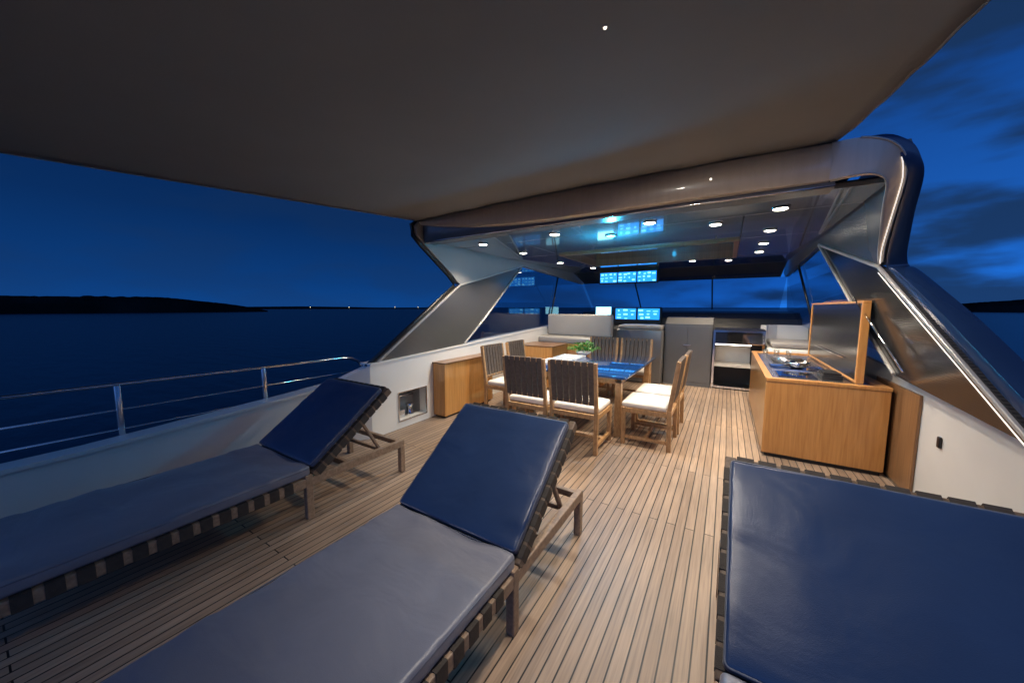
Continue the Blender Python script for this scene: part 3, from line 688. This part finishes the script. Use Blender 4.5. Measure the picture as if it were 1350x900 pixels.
b = bm_(); box(b, -1.03, -.655, 7.588, 7.6, .08, 1.18, .004); obj('door', b, M['midgrey'], t)
b = bm_(); box(b, -.645, -.26, 7.588, 7.6, .08, 1.18, .004); obj('door', b, M['midgrey'], t)
b = bm_(); box(b, -.71, -.59, 7.57, 7.587, .8, .82); obj('handle', b, M['steel'], t)
t = thing('glass_cabinet', 'steel framed open cabinet with lit cream shelf and dark lower half', 'cabinet', (.2, 8, 0))
gx = .11
b = bm_()
for q in ((-.32, -.285, 7.62, 7.66, .02, 1.12), (.45, .485, 7.62, 7.66, .02, 1.12), (-.285, .45, 7.62, 7.66, 1.085, 1.12), (-.285, .45, 7.62, 7.66, .02, .055), (-.285, .45, 7.62, 7.66, .86, .88)): box(b, q[0]+gx, q[1]+gx, *q[2:])
obj('frame', b, M['chrome'], t)
b = bm_()
for q in ((-.32, .485, 8.15, 8.18, 0, 1.12), (-.32, -.30, 7.66, 8.15, .02, 1.12), (.465, .485, 7.66, 8.15, .02, 1.12), (-.30, .465, 7.66, 8.15, 0, .03), (-.32, .485, 7.62, 8.18, 1.121, 1.14)): box(b, q[0]+gx, q[1]+gx, *q[2:])
obj('body', b, M['black'], t)
b = bm_(); box(b, -.29+gx, .3+gx, 7.7, 8.14, .42, .46); box(b, -.29+gx, .3+gx, 8.12, 8.14, .46, .85); obj('shelf', b, M['cream'], t)
b = bm_(); box(b, -.28+gx, .445+gx, 7.635, 7.645, .882, 1.084); obj('pane', b, M['darkglass'], t)
b = bm_(); box(b, -.28+gx, .29+gx, 7.72, 7.76, .835, .855); obj('light_strip', b, emis('cabinet_led', (1, .9, .76), 9), t)
t = thing('bench', 'pale moulded bench with curved back forward of the bar unit', 'bench', (.95, 8, 0))
b = bm_(); box(b, .62, 1.33, 7.3, 8.6, 0, .85, .05, 3); sauto(obj('base', b, M['white'], t))
b = bm_(); pts = [(.65, 8.3), (.70, 8.5), (.85, 8.62), (1.33, 8.62), (1.33, 8.75), (.8, 8.75), (.6, 8.6), (.56, 8.3)]
solid(b, [(x, y, .85) for x, y in pts], [(x, y, 1.2) for x, y in pts]); obj('back', b, M['white'], t)
b = bm_(); cushion(b, .66, 1.30, 7.35, 8.3, .855, .95, .03, .08, .003, 9); obj('seat_cushion', b, M['grey'], t, True)
def screen(name, x0, x1, y, z0, z1, parent, cols=3, rows=2):
    b = bm_(); box(b, x0, x1, y, y+.011, z0, z1)
    w_, h_ = (x1-x0)/cols, (z1-z0)/rows
    fs = set(b.faces)
    for i in range(cols):
        for j in range(rows):
            if (i*7+j*3) % 5 == 4: continue
            k = random.uniform(.08, .4); a = random.uniform(.05, .4); c = random.uniform(.55, .95)
            box(b, x0+w_*(i+a), x0+w_*(i+c), y-.0012, y-.0004, z0+h_*(j+k), z0+h_*(j+k+random.uniform(.15, .5)))
    for f in b.faces:
        if f not in fs: f.material_index = 1
    return obj(name, b, M['screen'], parent, m2=M['screentile'])
t = thing('helm_dash', 'dark helm dashboard with lit displays under the windscreen', 'dashboard', (-1.3, 9.5, 0))
b = bm_(); A = [(9.0, 0), (10.34, 0), (10.34, 1.46), (9.5, 1.42), (9.15, 1.30), (9.0, 1.0)]
solid(b, [(-3.49, y, z) for y, z in A], [(1.3, y, z) for y, z in A]); obj('body', b, M['dash'], t)
b = bm_(); box(b, -2.5, -1.35, 9.0, 9.12, 1.1, 1.55, .02); pod = obj('display_pod', b, M['black'], t)
for x in (-2.45, -1.9): screen('display', x, x+.5, 8.985, 1.25, 1.52, pod, 3, 3)
b = bm_(); box(b, -3.0, -2.6, 9.08, 9.1, 1.36, 1.56); obj('display', b, M['screenw'], t, label='small bright cyan display left of the pod')
t = thing('overhead_display', 'row of glowing blue displays hanging below the hardtop ceiling forward', 'display', (-2, 8.35, 2.12))
b = bm_(); box(b, -2.68, -1.36, 8.3, 8.42, 2.1, 2.43, .01); hs = obj('housing', b, M['black'], t)
for x in (-2.65, -2.22, -1.79): screen('screen', x, x+.40, 8.288, 2.13, 2.36, hs, 4, 3)
# shore lights
for k, (az, lb) in enumerate(((-62, 'tiny warm light on the far shore just right of the dark island'), (-57, 'tiny warm light in the middle of the far shore'), (-50.5, 'tiny warm light on the far shore near the guard rail end'), (-47, 'tiny warm light on the far shore nearest the port wing'))):
    b = bm_(); bmesh.ops.create_icosphere(b, subdivisions=2, radius=1.3)
    bmesh.ops.translate(b, verts=b.verts[:], vec=(1690*math.sin(R(az)), 1690*math.cos(R(az)), 2.0)); tag(obj('shore_lamp', b, M['shore'], None, True), lb, 'lamp', 'lights on the far shore')

# ---------------------------------------------------------------- camera
cd = bpy.data.cameras.new('camera'); cd.lens = 12.16; cd.sensor_width = 36; cd.clip_start = .05; cd.clip_end = 20000
co = bpy.data.objects.new('camera', cd); C.objects.link(co); co.location = (0, 0, 1.55); co.rotation_euler = (R(90-5.64), 0, R(31.88)); sc.camera = co
